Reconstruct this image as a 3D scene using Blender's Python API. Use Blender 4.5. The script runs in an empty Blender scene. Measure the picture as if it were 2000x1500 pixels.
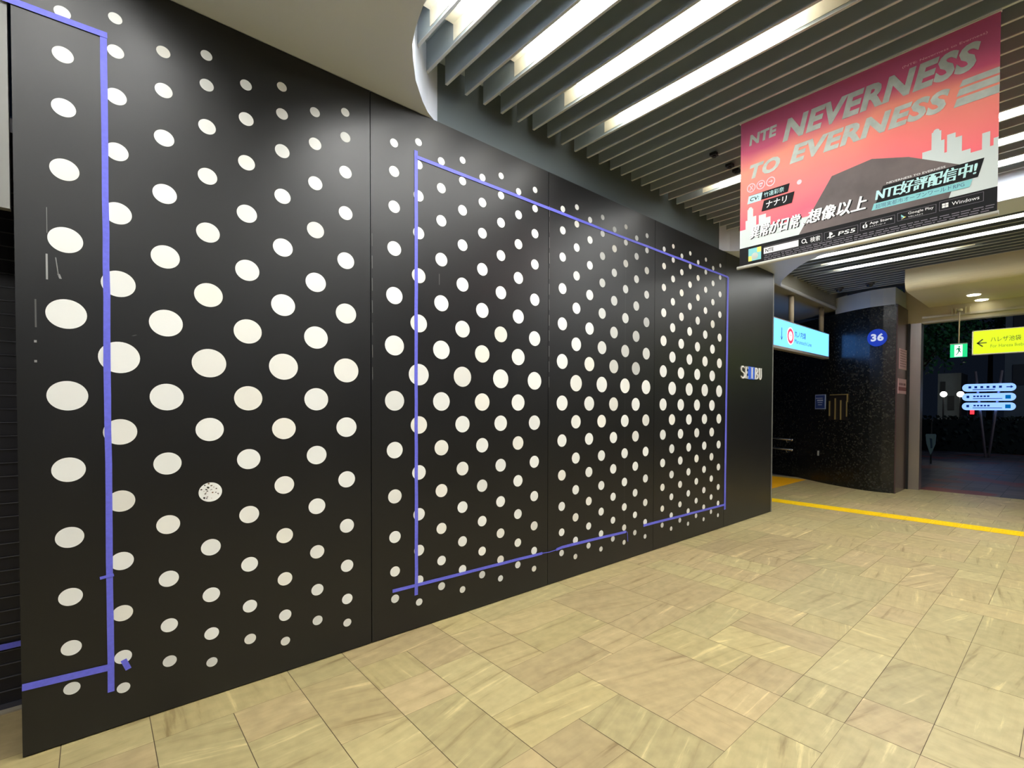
import bpy, bmesh, math, random
from mathutils import Vector, Matrix
S = bpy.context.scene
COL = S.collection
random.seed(7)

# ------------------------------------------------------------------ camera
YAW, PITCH, ROLL = math.radians(43.887), math.radians(-1.031), math.radians(0.225)
fw = Vector((math.sin(YAW)*math.cos(PITCH), math.cos(YAW)*math.cos(PITCH), math.sin(PITCH)))
rt = Vector((math.cos(YAW), -math.sin(YAW), 0)); up = rt.cross(fw)
rt2 = rt*math.cos(ROLL)+up*math.sin(ROLL); up2 = -rt*math.sin(ROLL)+up*math.cos(ROLL)
cam = bpy.data.cameras.new('camera'); cam_o = bpy.data.objects.new('camera', cam); COL.objects.link(cam_o)
cam_o.matrix_world = Matrix(((rt2.x, up2.x, -fw.x, 0), (rt2.y, up2.y, -fw.y, 0), (rt2.z, up2.z, -fw.z, 1.5), (0, 0, 0, 1)))
cam.sensor_width = 36; cam.lens = 959.1*36/2000
cam.shift_x = -105/2000; cam.shift_y = 65.8/2000
cam.clip_start = .02; cam.clip_end = 300
S.camera = cam_o

# ------------------------------------------------------------------ world, exposure
w = bpy.data.worlds.new('night'); S.world = w; w.use_nodes = True
bg = w.node_tree.nodes['Background']; bg.inputs[0].default_value = (.25, .38, .7, 1); bg.inputs[1].default_value = .006
S.view_settings.view_transform = 'Standard'; S.view_settings.look = 'None'
S.view_settings.gamma = 1; S.view_settings.use_curve_mapping = False
S.view_settings.exposure = 1.24
LAMP = 13.0          # strength of the linear ceiling lights

# ------------------------------------------------------------------ materials
MATS = {}
def mat(name, col=(.5,.5,.5), rough=.6, metal=0.0, emit=0.0, ecol=None, spec=.5, noise=0.0, nscale=20, bump=0.0):
    if name in MATS: return MATS[name]
    m = bpy.data.materials.new(name); m.use_nodes = True
    nt = m.node_tree; b = nt.nodes['Principled BSDF']
    b.inputs['Base Color'].default_value = (*col, 1); b.inputs['Roughness'].default_value = rough
    b.inputs['Metallic'].default_value = metal; b.inputs['Specular IOR Level'].default_value = spec
    if emit:
        b.inputs['Emission Color'].default_value = (*(ecol or col), 1); b.inputs['Emission Strength'].default_value = emit
    if noise or bump:
        tc = nt.nodes.new('ShaderNodeTexCoord'); n = nt.nodes.new('ShaderNodeTexNoise')
        n.inputs['Scale'].default_value = nscale; n.inputs['Detail'].default_value = 6
        nt.links.new(tc.outputs['Object'], n.inputs['Vector'])
        if noise:
            r = nt.nodes.new('ShaderNodeValToRGB')
            r.color_ramp.elements[0].position = .3; r.color_ramp.elements[1].position = .7
            r.color_ramp.elements[0].color = (*[max(0, c*(1-noise)) for c in col], 1)
            r.color_ramp.elements[1].color = (*[min(1, c*(1+noise)) for c in col], 1)
            nt.links.new(n.outputs['Fac'], r.inputs['Fac']); nt.links.new(r.outputs['Color'], b.inputs['Base Color'])
        if bump:
            bp = nt.nodes.new('ShaderNodeBump'); bp.inputs['Strength'].default_value = bump
            nt.links.new(n.outputs['Fac'], bp.inputs['Height']); nt.links.new(bp.outputs['Normal'], b.inputs['Normal'])
    MATS[name] = m
    return m

def m_panel():
    m = mat('black_film', (.0055,.0058,.007), .4, spec=.55); nt = m.node_tree; b = nt.nodes['Principled BSDF']
    tc = nt.nodes.new('ShaderNodeTexCoord'); n = nt.nodes.new('ShaderNodeTexNoise'); n.inputs['Scale'].default_value = 1.3; n.inputs['Detail'].default_value = 3
    mr = nt.nodes.new('ShaderNodeMapRange'); mr.inputs[3].default_value = .34; mr.inputs[4].default_value = .46
    nt.links.new(tc.outputs['Object'], n.inputs['Vector']); nt.links.new(n.outputs['Fac'], mr.inputs[0]); nt.links.new(mr.outputs[0], b.inputs['Roughness'])
    n2 = nt.nodes.new('ShaderNodeTexNoise'); n2.inputs['Scale'].default_value = 260; bp = nt.nodes.new('ShaderNodeBump'); bp.inputs['Strength'].default_value = .05; bp.inputs['Distance'].default_value = .002
    nt.links.new(tc.outputs['Object'], n2.inputs['Vector']); nt.links.new(n2.outputs['Fac'], bp.inputs['Height']); nt.links.new(bp.outputs['Normal'], b.inputs['Normal'])
    return m
def m_attr(name, rough, streak=False):
    m = bpy.data.materials.new(name); m.use_nodes = True; nt = m.node_tree; b = nt.nodes['Principled BSDF']
    a = nt.nodes.new('ShaderNodeAttribute'); a.attribute_name = 'tint'; b.inputs['Roughness'].default_value = rough
    if not streak:
        nt.links.new(a.outputs['Color'], b.inputs['Base Color']); return m
    uv = nt.nodes.new('ShaderNodeUVMap'); uv.uv_map = 'UVMap'
    mp = nt.nodes.new('ShaderNodeMapping'); mp.inputs['Scale'].default_value = (.8, 9.5, 1)
    n = nt.nodes.new('ShaderNodeTexNoise'); n.inputs['Scale'].default_value = 1.6; n.inputs['Detail'].default_value = 8; n.inputs['Roughness'].default_value = .62; n.inputs['Distortion'].default_value = .25
    r = nt.nodes.new('ShaderNodeValToRGB'); e = r.color_ramp.elements
    e[0].position = .30; e[0].color = (.60,.54,.46,1); e[1].position = .69; e[1].color = (1.48,1.48,1.44,1)
    k = e.new(.41); k.color = (.95,.93,.90,1); k = e.new(.60); k.color = (1.04,1.04,1.02,1)
    mx = nt.nodes.new('ShaderNodeMix'); mx.data_type = 'RGBA'; mx.blend_type = 'MULTIPLY'; mx.inputs[0].default_value = 1; mx.clamp_result = False
    nt.links.new(uv.outputs[0], mp.inputs[0]); nt.links.new(mp.outputs[0], n.inputs['Vector']); nt.links.new(n.outputs['Fac'], r.inputs['Fac'])
    nt.links.new(a.outputs['Color'], mx.inputs[6]); nt.links.new(r.outputs['Color'], mx.inputs[7])
    n3 = nt.nodes.new('ShaderNodeTexNoise'); n3.inputs['Scale'].default_value = 14; n3.inputs['Detail'].default_value = 5
    r3 = nt.nodes.new('ShaderNodeValToRGB'); r3.color_ramp.elements[0].position = .35; r3.color_ramp.elements[0].color = (.9,.9,.9,1); r3.color_ramp.elements[1].position = .65; r3.color_ramp.elements[1].color = (1.06,1.06,1.06,1)
    mx2 = nt.nodes.new('ShaderNodeMix'); mx2.data_type = 'RGBA'; mx2.blend_type = 'MULTIPLY'; mx2.inputs[0].default_value = 1; mx2.clamp_result = False
    nt.links.new(uv.outputs[0], n3.inputs['Vector']); nt.links.new(n3.outputs['Fac'], r3.inputs['Fac'])
    nt.links.new(mx.outputs[2], mx2.inputs[6]); nt.links.new(r3.outputs['Color'], mx2.inputs[7]); nt.links.new(mx2.outputs[2], b.inputs['Base Color'])
    return m
def m_granite():
    m = mat('black_mosaic', (.02,.02,.02), .25); nt = m.node_tree; b = nt.nodes['Principled BSDF']
    tc = nt.nodes.new('ShaderNodeTexCoord'); v = nt.nodes.new('ShaderNodeTexVoronoi'); v.inputs['Scale'].default_value = 42
    r = nt.nodes.new('ShaderNodeValToRGB'); e = r.color_ramp.elements; e[0].position = .0; e[0].color = (.004,.004,.003,1); e[1].position = 1; e[1].color = (.045,.042,.032,1)
    k = e.new(.62); k.color = (.007,.007,.006,1)
    nt.links.new(tc.outputs['Object'], v.inputs['Vector']); nt.links.new(v.outputs['Color'], r.inputs['Fac']); nt.links.new(r.outputs['Color'], b.inputs['Base Color'])
    bp = nt.nodes.new('ShaderNodeBump'); bp.inputs['Strength'].default_value = .5; bp.inputs['Distance'].default_value = .01
    nt.links.new(v.outputs['Color'], bp.inputs['Height']); nt.links.new(bp.outputs['Normal'], b.inputs['Normal'])
    return m
def m_poster():
    m = mat('poster_print', (.9,.2,.25), .55); nt = m.node_tree; b = nt.nodes['Principled BSDF']
    tc = nt.nodes.new('ShaderNodeTexCoord'); sp = nt.nodes.new('ShaderNodeSeparateXYZ'); nt.links.new(tc.outputs['Object'], sp.inputs[0])
    n = nt.nodes.new('ShaderNodeTexNoise'); n.inputs['Scale'].default_value = 1.6; n.inputs['Detail'].default_value = 2; nt.links.new(tc.outputs['Object'], n.inputs['Vector'])
    ad = nt.nodes.new('ShaderNodeMath'); ad.operation = 'MULTIPLY_ADD'; ad.inputs[1].default_value = .35; nt.links.new(n.outputs['Fac'], ad.inputs[0]); nt.links.new(sp.outputs['Z'], ad.inputs[2])
    mr = nt.nodes.new('ShaderNodeMapRange'); mr.inputs[1].default_value = .15; mr.inputs[2].default_value = 1.3; nt.links.new(ad.outputs[0], mr.inputs[0])
    r = nt.nodes.new('ShaderNodeValToRGB'); e = r.color_ramp.elements
    e[0].position = 0; e[0].color = (.95,.30,.28,1); e[1].position = 1; e[1].color = (.58,.10,.22,1)
    for p, c in ((.3,(.93,.10,.16)),(.52,(.97,.20,.17)),(.66,(.98,.30,.20)),(.76,(.70,.09,.19)),(.86,(.60,.10,.21))):
        k = e.new(p); k.color = (*c, 1)
    nt.links.new(mr.outputs[0], r.inputs['Fac']); nt.links.new(r.outputs['Color'], b.inputs['Base Color'])
    return m

# ------------------------------------------------------------------ mesh helpers
class MB:
    def __init__(s): s.v = []; s.f = []; s.m = []
    def face(s, pts, mi=0):
        i = len(s.v); s.v += [tuple(p) for p in pts]; s.f.append(tuple(range(i, i+len(pts)))); s.m.append(mi); return s
    def box(s, x0, x1, y0, y1, z0, z1, mi=0):
        i = len(s.v)
        s.v += [(x,y,z) for z in (z0,z1) for y in (y0,y1) for x in (x0,x1)]
        for q in ((0,2,3,1),(4,5,7,6),(0,1,5,4),(2,6,7,3),(0,4,6,2),(1,3,7,5)):
            s.f.append(tuple(i+k for k in q)); s.m.append(mi)
        return s
    def prism(s, poly, z0, z1, mi=0, side=None):           # poly: (x, y) list, extruded along z
        n = len(poly); i = len(s.v)
        s.v += [(x,y,z0) for x,y in poly]+[(x,y,z1) for x,y in poly]
        s.f.append(tuple(i+k for k in range(n-1,-1,-1))); s.m.append(mi)
        s.f.append(tuple(i+n+k for k in range(n))); s.m.append(mi)
        for k in range(n):
            j = (k+1) % n; s.f.append((i+k, i+j, i+n+j, i+n+k)); s.m.append(mi if side is None else side)
        return s
    def plate(s, pts, N, t, mi=0):                         # planar polygon given thickness t along -N
        N = Vector(N); n = len(pts); i = len(s.v); P = [Vector(p) for p in pts]
        s.v += [tuple(p) for p in P]+[tuple(p-N*t) for p in P]
        s.f.append(tuple(i+k for k in range(n))); s.m.append(mi)
        s.f.append(tuple(i+n+k for k in range(n-1,-1,-1))); s.m.append(mi)
        for k in range(n):
            j = (k+1) % n; s.f.append((i+j, i+k, i+n+k, i+n+j)); s.m.append(mi)
        return s
    def tube(s, a, b, r, seg=12, mi=0, r2=None):
        a = Vector(a); b = Vector(b); d = (b-a).normalized(); u = d.orthogonal().normalized(); q = d.cross(u); i = len(s.v)
        r2 = r if r2 is None else r2
        for c, rr in ((a, r), (b, r2)):
            for k in range(seg):
                t = 2*math.pi*k/seg; s.v.append(tuple(c+u*math.cos(t)*rr+q*math.sin(t)*rr))
        for k in range(seg):
            j = (k+1) % seg; s.f.append((i+k, i+j, i+seg+j, i+seg+k)); s.m.append(mi)
        s.f.append(tuple(i+k for k in range(seg-1,-1,-1))); s.m.append(mi)
        s.f.append(tuple(i+seg+k for k in range(seg))); s.m.append(mi)
        return s
    def ball(s, c, r, mi=0, sc=(1,1,1), seg=12, rings=8):
        i = len(s.v)
        for a in range(rings+1):
            t = math.pi*a/rings
            for k in range(seg):
                q = 2*math.pi*k/seg
                s.v.append((c[0]+r*sc[0]*math.sin(t)*math.cos(q), c[1]+r*sc[1]*math.sin(t)*math.sin(q), c[2]+r*sc[2]*math.cos(t)))
        for a in range(rings):
            for k in range(seg):
                j = (k+1) % seg; s.f.append((i+a*seg+k, i+(a+1)*seg+k, i+(a+1)*seg+j, i+a*seg+j)); s.m.append(mi)
        return s
    def build(s, name, mats, parent=None, loc=(0,0,0), smooth=False, recalc=True):
        me = bpy.data.meshes.new(name); L = Vector(loc)
        me.from_pydata([tuple(Vector(v)-L) for v in s.v], [], s.f)
        if not isinstance(mats, (list, tuple)): mats = [mats]
        for m in mats: me.materials.append(m)
        me.polygons.foreach_set('material_index', s.m)
        if smooth: me.polygons.foreach_set('use_smooth', [True]*len(s.f))
        if recalc:
            bm = bmesh.new(); bm.from_mesh(me); bmesh.ops.recalc_face_normals(bm, faces=bm.faces); bm.to_mesh(me); bm.free()
        me.update()
        o = bpy.data.objects.new(name, me); COL.objects.link(o)
        if parent is not None:
            o.parent = parent; o.location = L - parent.location
        else: o.location = L
        return o
def tag(o, label, cat, group=None):
    o['label'] = label; o['category'] = cat
    if group: o['group'] = group
    return o
def thing(name, label, cat, loc, group=None):
    o = bpy.data.objects.new(name, None); COL.objects.link(o); o.location = loc; o.empty_display_size = .1
    return tag(o, label, cat, group)
def struct(o): o['kind'] = 'structure'; return o

_tc = {}
def glyphs(txt, bold=0.0, shear=0.0):
    key = (txt, bold, shear)
    if key in _tc: return _tc[key]
    c = bpy.data.curves.new('t', 'FONT'); c.body = txt; c.offset = bold; c.shear = shear; c.resolution_u = 3; c.space_character = 1.0+bold*1.6; c.fill_mode = 'FRONT'
    o = bpy.data.objects.new('t', c); COL.objects.link(o)
    dg = bpy.context.evaluated_depsgraph_get(); me = o.evaluated_get(dg).to_mesh()
    vs = [v.co.copy() for v in me.vertices]; fs = [tuple(p.vertices) for p in me.polygons]
    o.evaluated_get(dg).to_mesh_clear(); bpy.data.objects.remove(o); bpy.data.curves.remove(c)
    if not vs: vs = [Vector((0,0,0))]; fs = []
    x0 = min(v.x for v in vs); x1 = max(v.x for v in vs); y0 = min(v.y for v in vs); y1 = max(v.y for v in vs)
    _tc[key] = ([((v.x-x0)/max(x1-x0,1e-6), (v.y-y0)/max(y1-y0,1e-6)) for v in vs], fs)
    return _tc[key]
def text(mb, txt, O, U, V, wd, ht, mi, bold=.0, shear=.0, lift=0.0, slope=0.0):
    """Lettering that fills wd x ht from its lower-left corner O; U right, V up."""
    O, U, V = Vector(O), Vector(U), Vector(V); N = U.cross(V)
    vs, fs = glyphs(txt, bold, shear); i = len(mb.v)
    for x, y in vs: mb.v.append(tuple(O+U*(x*wd)+V*(y*ht+x*wd*slope)+N*lift))
    for f in fs: mb.f.append(tuple(i+k for k in f)); mb.m.append(mi)

WY = 3.089      # face of the polka-dot hoarding
TOP = 3.484     # top of hoarding / underside of the beams
FIN = 3.73      # underside of the ceiling fins

# ------------------------------------------------------------------ floor
def floor():
    P = .2997; X0 = .182-30*P*0; Y0 = 2.845
    ix0, ix1, iy0, iy1 = -12, 38, -11, 23                # cells; cell row j spans Y0-(j+1)P .. Y0-jP
    forced = set()                                       # (i, j): joint at left side of cell i in row j
    def seam(i, j0, j1):
        for j in range(j0, j1): forced.add((i, j))
    seam(0,-1,6); seam(1,0,3); seam(2,-1,2); seam(3,-1,1); seam(4,0,5); seam(5,-1,3); seam(6,-1,2); seam(5,4,6); seam(6,3,6); seam(7,2,3); seam(7,5,6)
    seam(8,5,9); seam(9,5,7); seam(9,7,9); seam(11,5,9); seam(10,4,6); seam(13,6,8)
    hs = {(i, j) for j in (6,7,8) for i in range(5, 15)} | {(6,5),(7,5)}      # joint above row j at cell i
    rnd = random.Random(11); used = {}
    tiles = []
    for j in range(iy0, iy1):
        for i in range(ix0, ix1):
            if (i, j) in used: continue
            opts = [(2,1),(2,1),(1,2),(2,2),(2,2),(1,2),(2,1),(2,1),(1,1)]
            rnd.shuffle(opts); opts.append((1,1))
            if j == -1: opts = [(3,1),(2,1),(1,1)]
            for a, b in opts:
                ok = True
                for dj in range(b):
                    for di in range(a):
                        if (i+di, j+dj) in used or i+di >= ix1 or j+dj >= iy1: ok = False
                        if di and (i+di, j+dj) in forced: ok = False
                        if dj and (i+di, j+dj) in hs: ok = False
                    if j < 0 <= j+dj: ok = False
                if ok: break
            for dj in range(b):
                for di in range(a): used[(i+di, j+dj)] = 1
            tiles.append((i, j, a, b))
    mb = MB(); tint = []; uvs = []
    def quad(x0, x1, y0, y1, c, z=0.0, rot=0, off=(0,0)):
        mb.face([(x0,y0,z),(x1,y0,z),(x1,y1,z),(x0,y1,z)], 0)
        for x, y in ((x0,y0),(x1,y0),(x1,y1),(x0,y1)):
            tint.append((*c, 1)); ca, sa = math.cos(rot), math.sin(rot)
            uvs.append(((x*ca-y*sa)+off[0], (x*sa+y*ca)+off[1]))
    for i, j, a, b in tiles:
        x0 = .182+i*P; x1 = x0+a*P; y1 = Y0-j*P; y0 = y1-b*P; g = .0016; gy = .0008 if x0 < 2.4 else .0014
        base = rnd.choice([(.48,.385,.19),(.475,.39,.185),(.46,.385,.19),(.48,.375,.195),(.455,.38,.185),(.46,.36,.185)])
        k = rnd.uniform(.87, 1.08); c = tuple(v*k for v in base)
        quad(x0+g, x1-g, y0+gy, y1-gy, c, 0, rnd.choice([0, 0, .35, -.3, math.pi/2, .15, -.15]), (rnd.uniform(0,50), rnd.uniform(0,50)))
    o = mb.build('floor', [m_attr('stone_tile', .42, True), mat('grout', (.12,.085,.05), .9)], recalc=False)
    me = o.data
    ca = me.color_attributes.new('tint', 'FLOAT_COLOR', 'CORNER'); ca.data.foreach_set('color', [v for c in tint for v in c])
    ul = me.uv_layers.new(name='UVMap'); ul.data.foreach_set('uv', [v for c in uvs for v in c])
    bm = bmesh.new(); bm.from_mesh(me)
    vv = [bm.verts.new(p) for p in ((-3.5,-4.05,-.004),(11.28,-4.05,-.004),(11.28,6.2,-.004),(-3.5,6.2,-.004))]
    f = bm.faces.new(vv); f.material_index = 1; bm.normal_update()
    if f.normal.z < 0: f.normal_flip()
    # trim tiles sticking out past the threshold
    geom = bm.verts[:]+bm.edges[:]+bm.faces[:]
    bmesh.ops.bisect_plane(bm, geom=geom, plane_co=(11.28,0,0), plane_no=(1,0,0), clear_outer=True)
    bm.to_mesh(me); bm.free()
    struct(o)
floor()

# ------------------------------------------------------------------ ceiling, fins, beams
ceil_m = mat('ceiling_paint', (.36,.43,.48), .6); fin_m = mat('fin_dark', (.33,.39,.43), .5); fin2 = mat('fin_second_bay', (.17,.195,.21), .5); fin_e = mat('fin_edge', (.50,.53,.54), .4)  # fin2: darker copy of the fin colour for the second bay
beam_m = mat('beam_paint', (.66,.72,.84), .45); dark_m = mat('dark_band', (.10,.125,.135), .6)
mb = MB(); mb.box(-4, 11.4, -4.2, 6.2, 3.92, 4.05, 0)
F0, FP = 1.777, .1567
def fins(i0, i1, y0, y1, a=1):
    for k in range(i0, i1):
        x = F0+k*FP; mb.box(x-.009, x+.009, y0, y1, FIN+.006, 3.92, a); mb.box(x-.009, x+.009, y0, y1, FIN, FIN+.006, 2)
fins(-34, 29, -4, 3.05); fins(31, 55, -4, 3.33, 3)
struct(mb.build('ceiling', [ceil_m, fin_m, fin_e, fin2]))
FL = [(0,2.10),(.006,2.288-.03),(.05,2.431),(.09,2.543),(.145,2.643),(.24,2.80),(.365,2.955),(.45,3.043),(.57,3.127)]
def beam(name, xl, xr, yl, yr, flr=None):
    fr = flr or FL
    poly = [(xl,-4.1),(xr,-4.1)]+[(xr+a, b) for a, b in fr]+[(xl-a, b) for a, b in reversed(FL)]
    m = MB(); m.prism(poly, TOP, 3.915); return struct(m.build(name, beam_m))
beam('trim_1', .42, 1.183, 0, 0)
beam('trim_2', 6.215, 6.67, 0, 0, [(0,1.95),(.03,2.12),(.10,2.33),(.20,2.49),(.33,2.64),(.49,2.79),(.67,2.94),(.80,3.04),(.96,3.16),(1.2,3.28),(1.35,3.33)])
# dark band above the hoarding top
m = MB(); m.box(-3.5, 7.16, 3.125, 3.20, TOP, 3.915); struct(m.build('trim_3', dark_m))
# fascia and soffit over the stairs
m = MB(); m.box(6.9, 11.3, 3.335, 6.2, TOP, 3.915); struct(m.build('trim_4', mat('stair_soffit', (.30,.29,.25), .5)))
m = MB(); m.tube((7.0,3.335,TOP+.02), (10.65,3.335,TOP+.02), .028, 12); struct(m.build('trim_5', mat('edge_grey', (.42,.42,.43), .45)))
# deep box soffit in front of the door, lower front edge rounded
m = MB(); prof = [(9.30,3.915),(9.30,3.56)]+[(9.30+.16-.16*math.cos(t), 3.56-.16*math.sin(t)) for t in [i*math.pi/16 for i in range(1,9)]]+[(11.16,3.40),(11.16,3.915)]
n = len(prof); i = len(m.v)
m.v += [(x,1.92,z) for x,z in prof]+[(x,-4.1,z) for x,z in prof]
m.f.append(tuple(range(n))); m.m.append(0); m.f.append(tuple(range(2*n-1,n-1,-1))); m.m.append(0)
for k in range(n): j = (k+1)%n; m.f.append((k,j,n+j,n+k)); m.m.append(0)
beige = mat('soffit_beige', (.74,.66,.44), .5)
struct(m.build('trim_6', beige))
m = MB(); m.box(11.16, 11.42, -4.1, 2.30, 3.13, 3.915, 0); m.box(11.14, 11.16, -4.1, 2.02, 3.20, 3.24, 1); m.box(11.15,11.17,-4.1,2.02,3.115,3.15,1)
struct(m.build('trim_7', [mat('door_head', (.55,.47,.34), .5), mat('door_head_rail', (.55,.50,.45), .35, metal=.4)]))

# ------------------------------------------------------------------ walls behind and beyond
m = MB(); m.box(-.2, 7.14, 3.135, 3.30, 0, TOP); struct(m.build('wall_left', mat('void', (.02,.02,.02), .8)))
m = MB(); m.box(7.152, 7.185, 3.088, 3.30, 0, TOP-.006); struct(m.build('trim_8', mat('edge_trim', (.16,.16,.15), .35)))
# curved mosaic wall by the stairs
crv = [(10.36,2.255),(10.335,2.45),(10.34,2.66),(10.42,2.92),(10.55,3.2),(10.68,3.44),(10.84,3.69),(11.05,3.98),(11.25,4.26),(11.42,4.6),(11.55,5.0),(11.62,5.5),(11.65,6.1)]
m = MB(); m.prism(crv+[(12.0,6.1),(12.0,3.4),(11.14,2.9),(11.14,2.255)], 0, 3.40); struct(m.build('wall_right', m_granite()))
m = MB(); m.prism([(10.345,2.27),(10.32,2.45),(10.325,2.66),(10.405,2.92),(10.53,3.2),(10.60,3.335),(11.14,3.335),(11.14,2.27)], 3.395, 3.70, 0)
struct(m.build('trim_9', mat('bulkhead', (.58,.61,.60), .55)))
# polished stone return next to the door, and the steel door jamb
stone = mat('polished_brown', (.075,.045,.045), .22)
m = MB(); m.box(10.366, 11.12, 2.236, 2.254, 0, 3.395); struct(m.build('trim_10', stone))
steel = mat('brushed_steel', (.46,.42,.40), .3, metal=.85)
m = MB(); m.box(11.165, 11.36, 2.03, 2.225, 0, 3.13, 0); m.box(11.122, 11.165, 2.20, 2.236, 0, 3.13, 1); m.box(11.15,11.165,2.03,2.05,0,3.13,0)
struct(m.build('trim_11', [steel, mat('black_gap', (.01,.01,.01), .5)]))
# left: grey lintel panel over the recessed shutter
m = MB(); m.box(-3.5, -.2425, 3.095, 3.14, 2.325, TOP); struct(m.build('wall_back', mat('grey_panel', (.22,.22,.21), .5)))
rdk = mat('recess_dark', (.012,.012,.02), .5)
m = MB(); m.box(-3.5, -.2, 3.70, 3.75, 0, 2.7, 0); struct(m.build('wall_recess', rdk))
m = MB(); m.box(-3.5, -.2, 3.145, 3.69, 2.66, 2.72, 0); struct(m.build('trim_12', rdk))
m = MB(); m.box(-3.5,-.2,3.60,3.64,0,.008,0); struct(m.build('trim_13', mat('sill', (.35,.31,.24), .5)))
sh = thing('roller_shutter', 'dark roller shutter with thin horizontal slats recessed beside the dotted wall', 'shutter', (-1.3,3.67,0))
m = MB()
z = .03
while z < 2.6:
    m.box(-2.4, -.21, 3.655, 3.668, z, z+.062, 0); m.box(-2.4, -.21, 3.648, 3.656, z+.060, z+.064, 1); z += .0665
m.build('slats', [mat('shutter_black', (.006,.006,.012), .45), mat('shutter_edge', (.09,.09,.11), .4, metal=.3)], sh, (-1.3,3.67,0))
m = MB(); m.box(-2.4,-.21,3.645,3.67,.004,.03); m.build('bottom_bar', mat('shutter_bar', (.05,.05,.07), .4), sh, (-1.3,3.67,0))

# ------------------------------------------------------------------ polka-dot hoarding
film = m_panel(); dot_m = m_attr('white_dot', .5)
ODD = [(3.216,.0267),(3.034,.0338),(2.805,.0385),(2.537,.0464),(2.234,.0553),(1.909,.0645),(1.549,.0650),(1.224,.054),(.922,.046),(.654,.039),(.426,.0333),(.246,.0272)]
EVEN = [(3.284,.0243),(3.135,.0293),(2.928,.0365),(2.679,.0405),(2.394,.0495),(2.073,.060),(1.729,.0725),(1.385,.0595),(1.063,.0495),(.780,.042),(.532,.037),(.327,.0313),(.179,.0238)]
edges = [-.234, 1.2645, 2.763, 4.262, 5.762, 7.153]
first = [-.081, 1.419, 2.926, 4.424]
plab = ['black panel with the largest white dots, leftmost beside the shutter', 'black white-dotted panel, second from the left, crossed by the blue tape corner',
        'black white-dotted panel, third from the left, with the broken tape line near its foot', 'black panel with tightly foreshortened white dots, next to the plain one',
        'plain black glossy panel without dots that carries the shop name letters']
rd = random.Random(5)
for k in range(5):
    x0, x1 = edges[k]+.0025, edges[k+1]-.0025
    m = MB(); m.box(x0, x1, WY, WY+.03, .006, TOP-.004, 0)
    tint = [(0,0,0,1)]*24
    if k < 4:
        for c in range(8):
            u = first[k]+c*.1706
            for z, r in (ODD if c % 2 == 0 else EVEN):
                z2 = z+rd.uniform(-.002,.002); n = 40
                m.face([(u+r*math.cos(-2*math.pi*q/n), WY-.0012, z2+r*math.sin(-2*math.pi*q/n)) for q in range(n)][::-1], 1)
                g = rd.choice([1,1,1,.97,.95,.9]); warm = rd.choice([0,0,0,0,.5,1])*.5
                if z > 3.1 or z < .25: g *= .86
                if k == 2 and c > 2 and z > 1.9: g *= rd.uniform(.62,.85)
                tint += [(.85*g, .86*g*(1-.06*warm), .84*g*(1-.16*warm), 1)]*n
                if k == 0 and c == 3 and abs(z-1.063) < .01:          # torn, dirty dot
                    for q in range(26):
                        a = rd.uniform(0,6.28); rr = rd.uniform(.2,.9)*r; px, pz = u+rr*math.cos(a)-.004, z2+rr*math.sin(a)
                        s_ = rd.uniform(.002,.007); nn = 6
                        m.face([(px+s_*rd.uniform(.4,1.2)*math.cos(6.283*t/nn), WY-.0022, pz+s_*rd.uniform(.4,1)*math.sin(6.283*t/nn)) for t in range(nn)], 1)
                        tint += [(rd.choice([(.05,.03,.02),(.25,.15,.10),(.02,.02,.02)])+(1,))]*nn
    def scuff(a, b, wd, g):
        m.face([(a[0]-wd,WY-.0006,a[1]),(a[0]+wd,WY-.0006,a[1]),(b[0]+wd,WY-.0006,b[1]),(b[0]-wd,WY-.0006,b[1])], 1)
        tint.extend([(g,g,g,1)]*4)
    if k == 0:
        for a, b, wd, g in (((-.137,2.36),(-.137,2.25),.001,.2),((-.139,2.16),(-.139,2.05),.003,.34),((-.112,2.15),(-.104,2.07),.0016,.22),((-.104,2.08),(-.098,2.06),.004,.3),
                            ((-.174,1.96),(-.174,1.84),.0025,.10),((-.176,1.785),(-.176,1.775),.004,.3),((-.176,1.70),(-.176,1.69),.004,.25),((.136,1.835),(.15,1.842),.004,.10)): scuff(a,b,wd,g)
    if k == 1: scuff((1.744,2.436),(1.744,2.36),.0012,.2)
    if k == 3: scuff((4.95,2.5),(4.95,2.4),.002,.14)
    if k == 2:        # film seam inside the panel, and frayed film edge on the left
        scuff((3.778,3.30),(3.780,.19),.0016,.05)
        for q in range(12): z = 3.2-q*.13; scuff((2.772,z),(2.773+rd.uniform(-.002,.002),z-.09),.0022,rd.uniform(.05,.25))
    if k == 1:
        for q in range(7): z = 2.6-q*.14; scuff((1.274,z),(1.275,z-.08),.002,rd.uniform(.03,.14))
    mats = [film, dot_m]
    o = m.build('dotted_panel' if k < 4 else 'plain_panel', mats, None, ((x0+x1)/2, WY, 0), recalc=False)
    me = o.data; ca = me.color_attributes.new('tint', 'FLOAT_COLOR', 'CORNER')
    tint = tint[:len(me.loops)]+[(0,0,0,1)]*(len(me.loops)-len(tint)); ca.data.foreach_set('color', [v for c in tint for v in c])
    tag(o, plab[k], 'wall panel', 'panels of the black hoarding')

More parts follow.
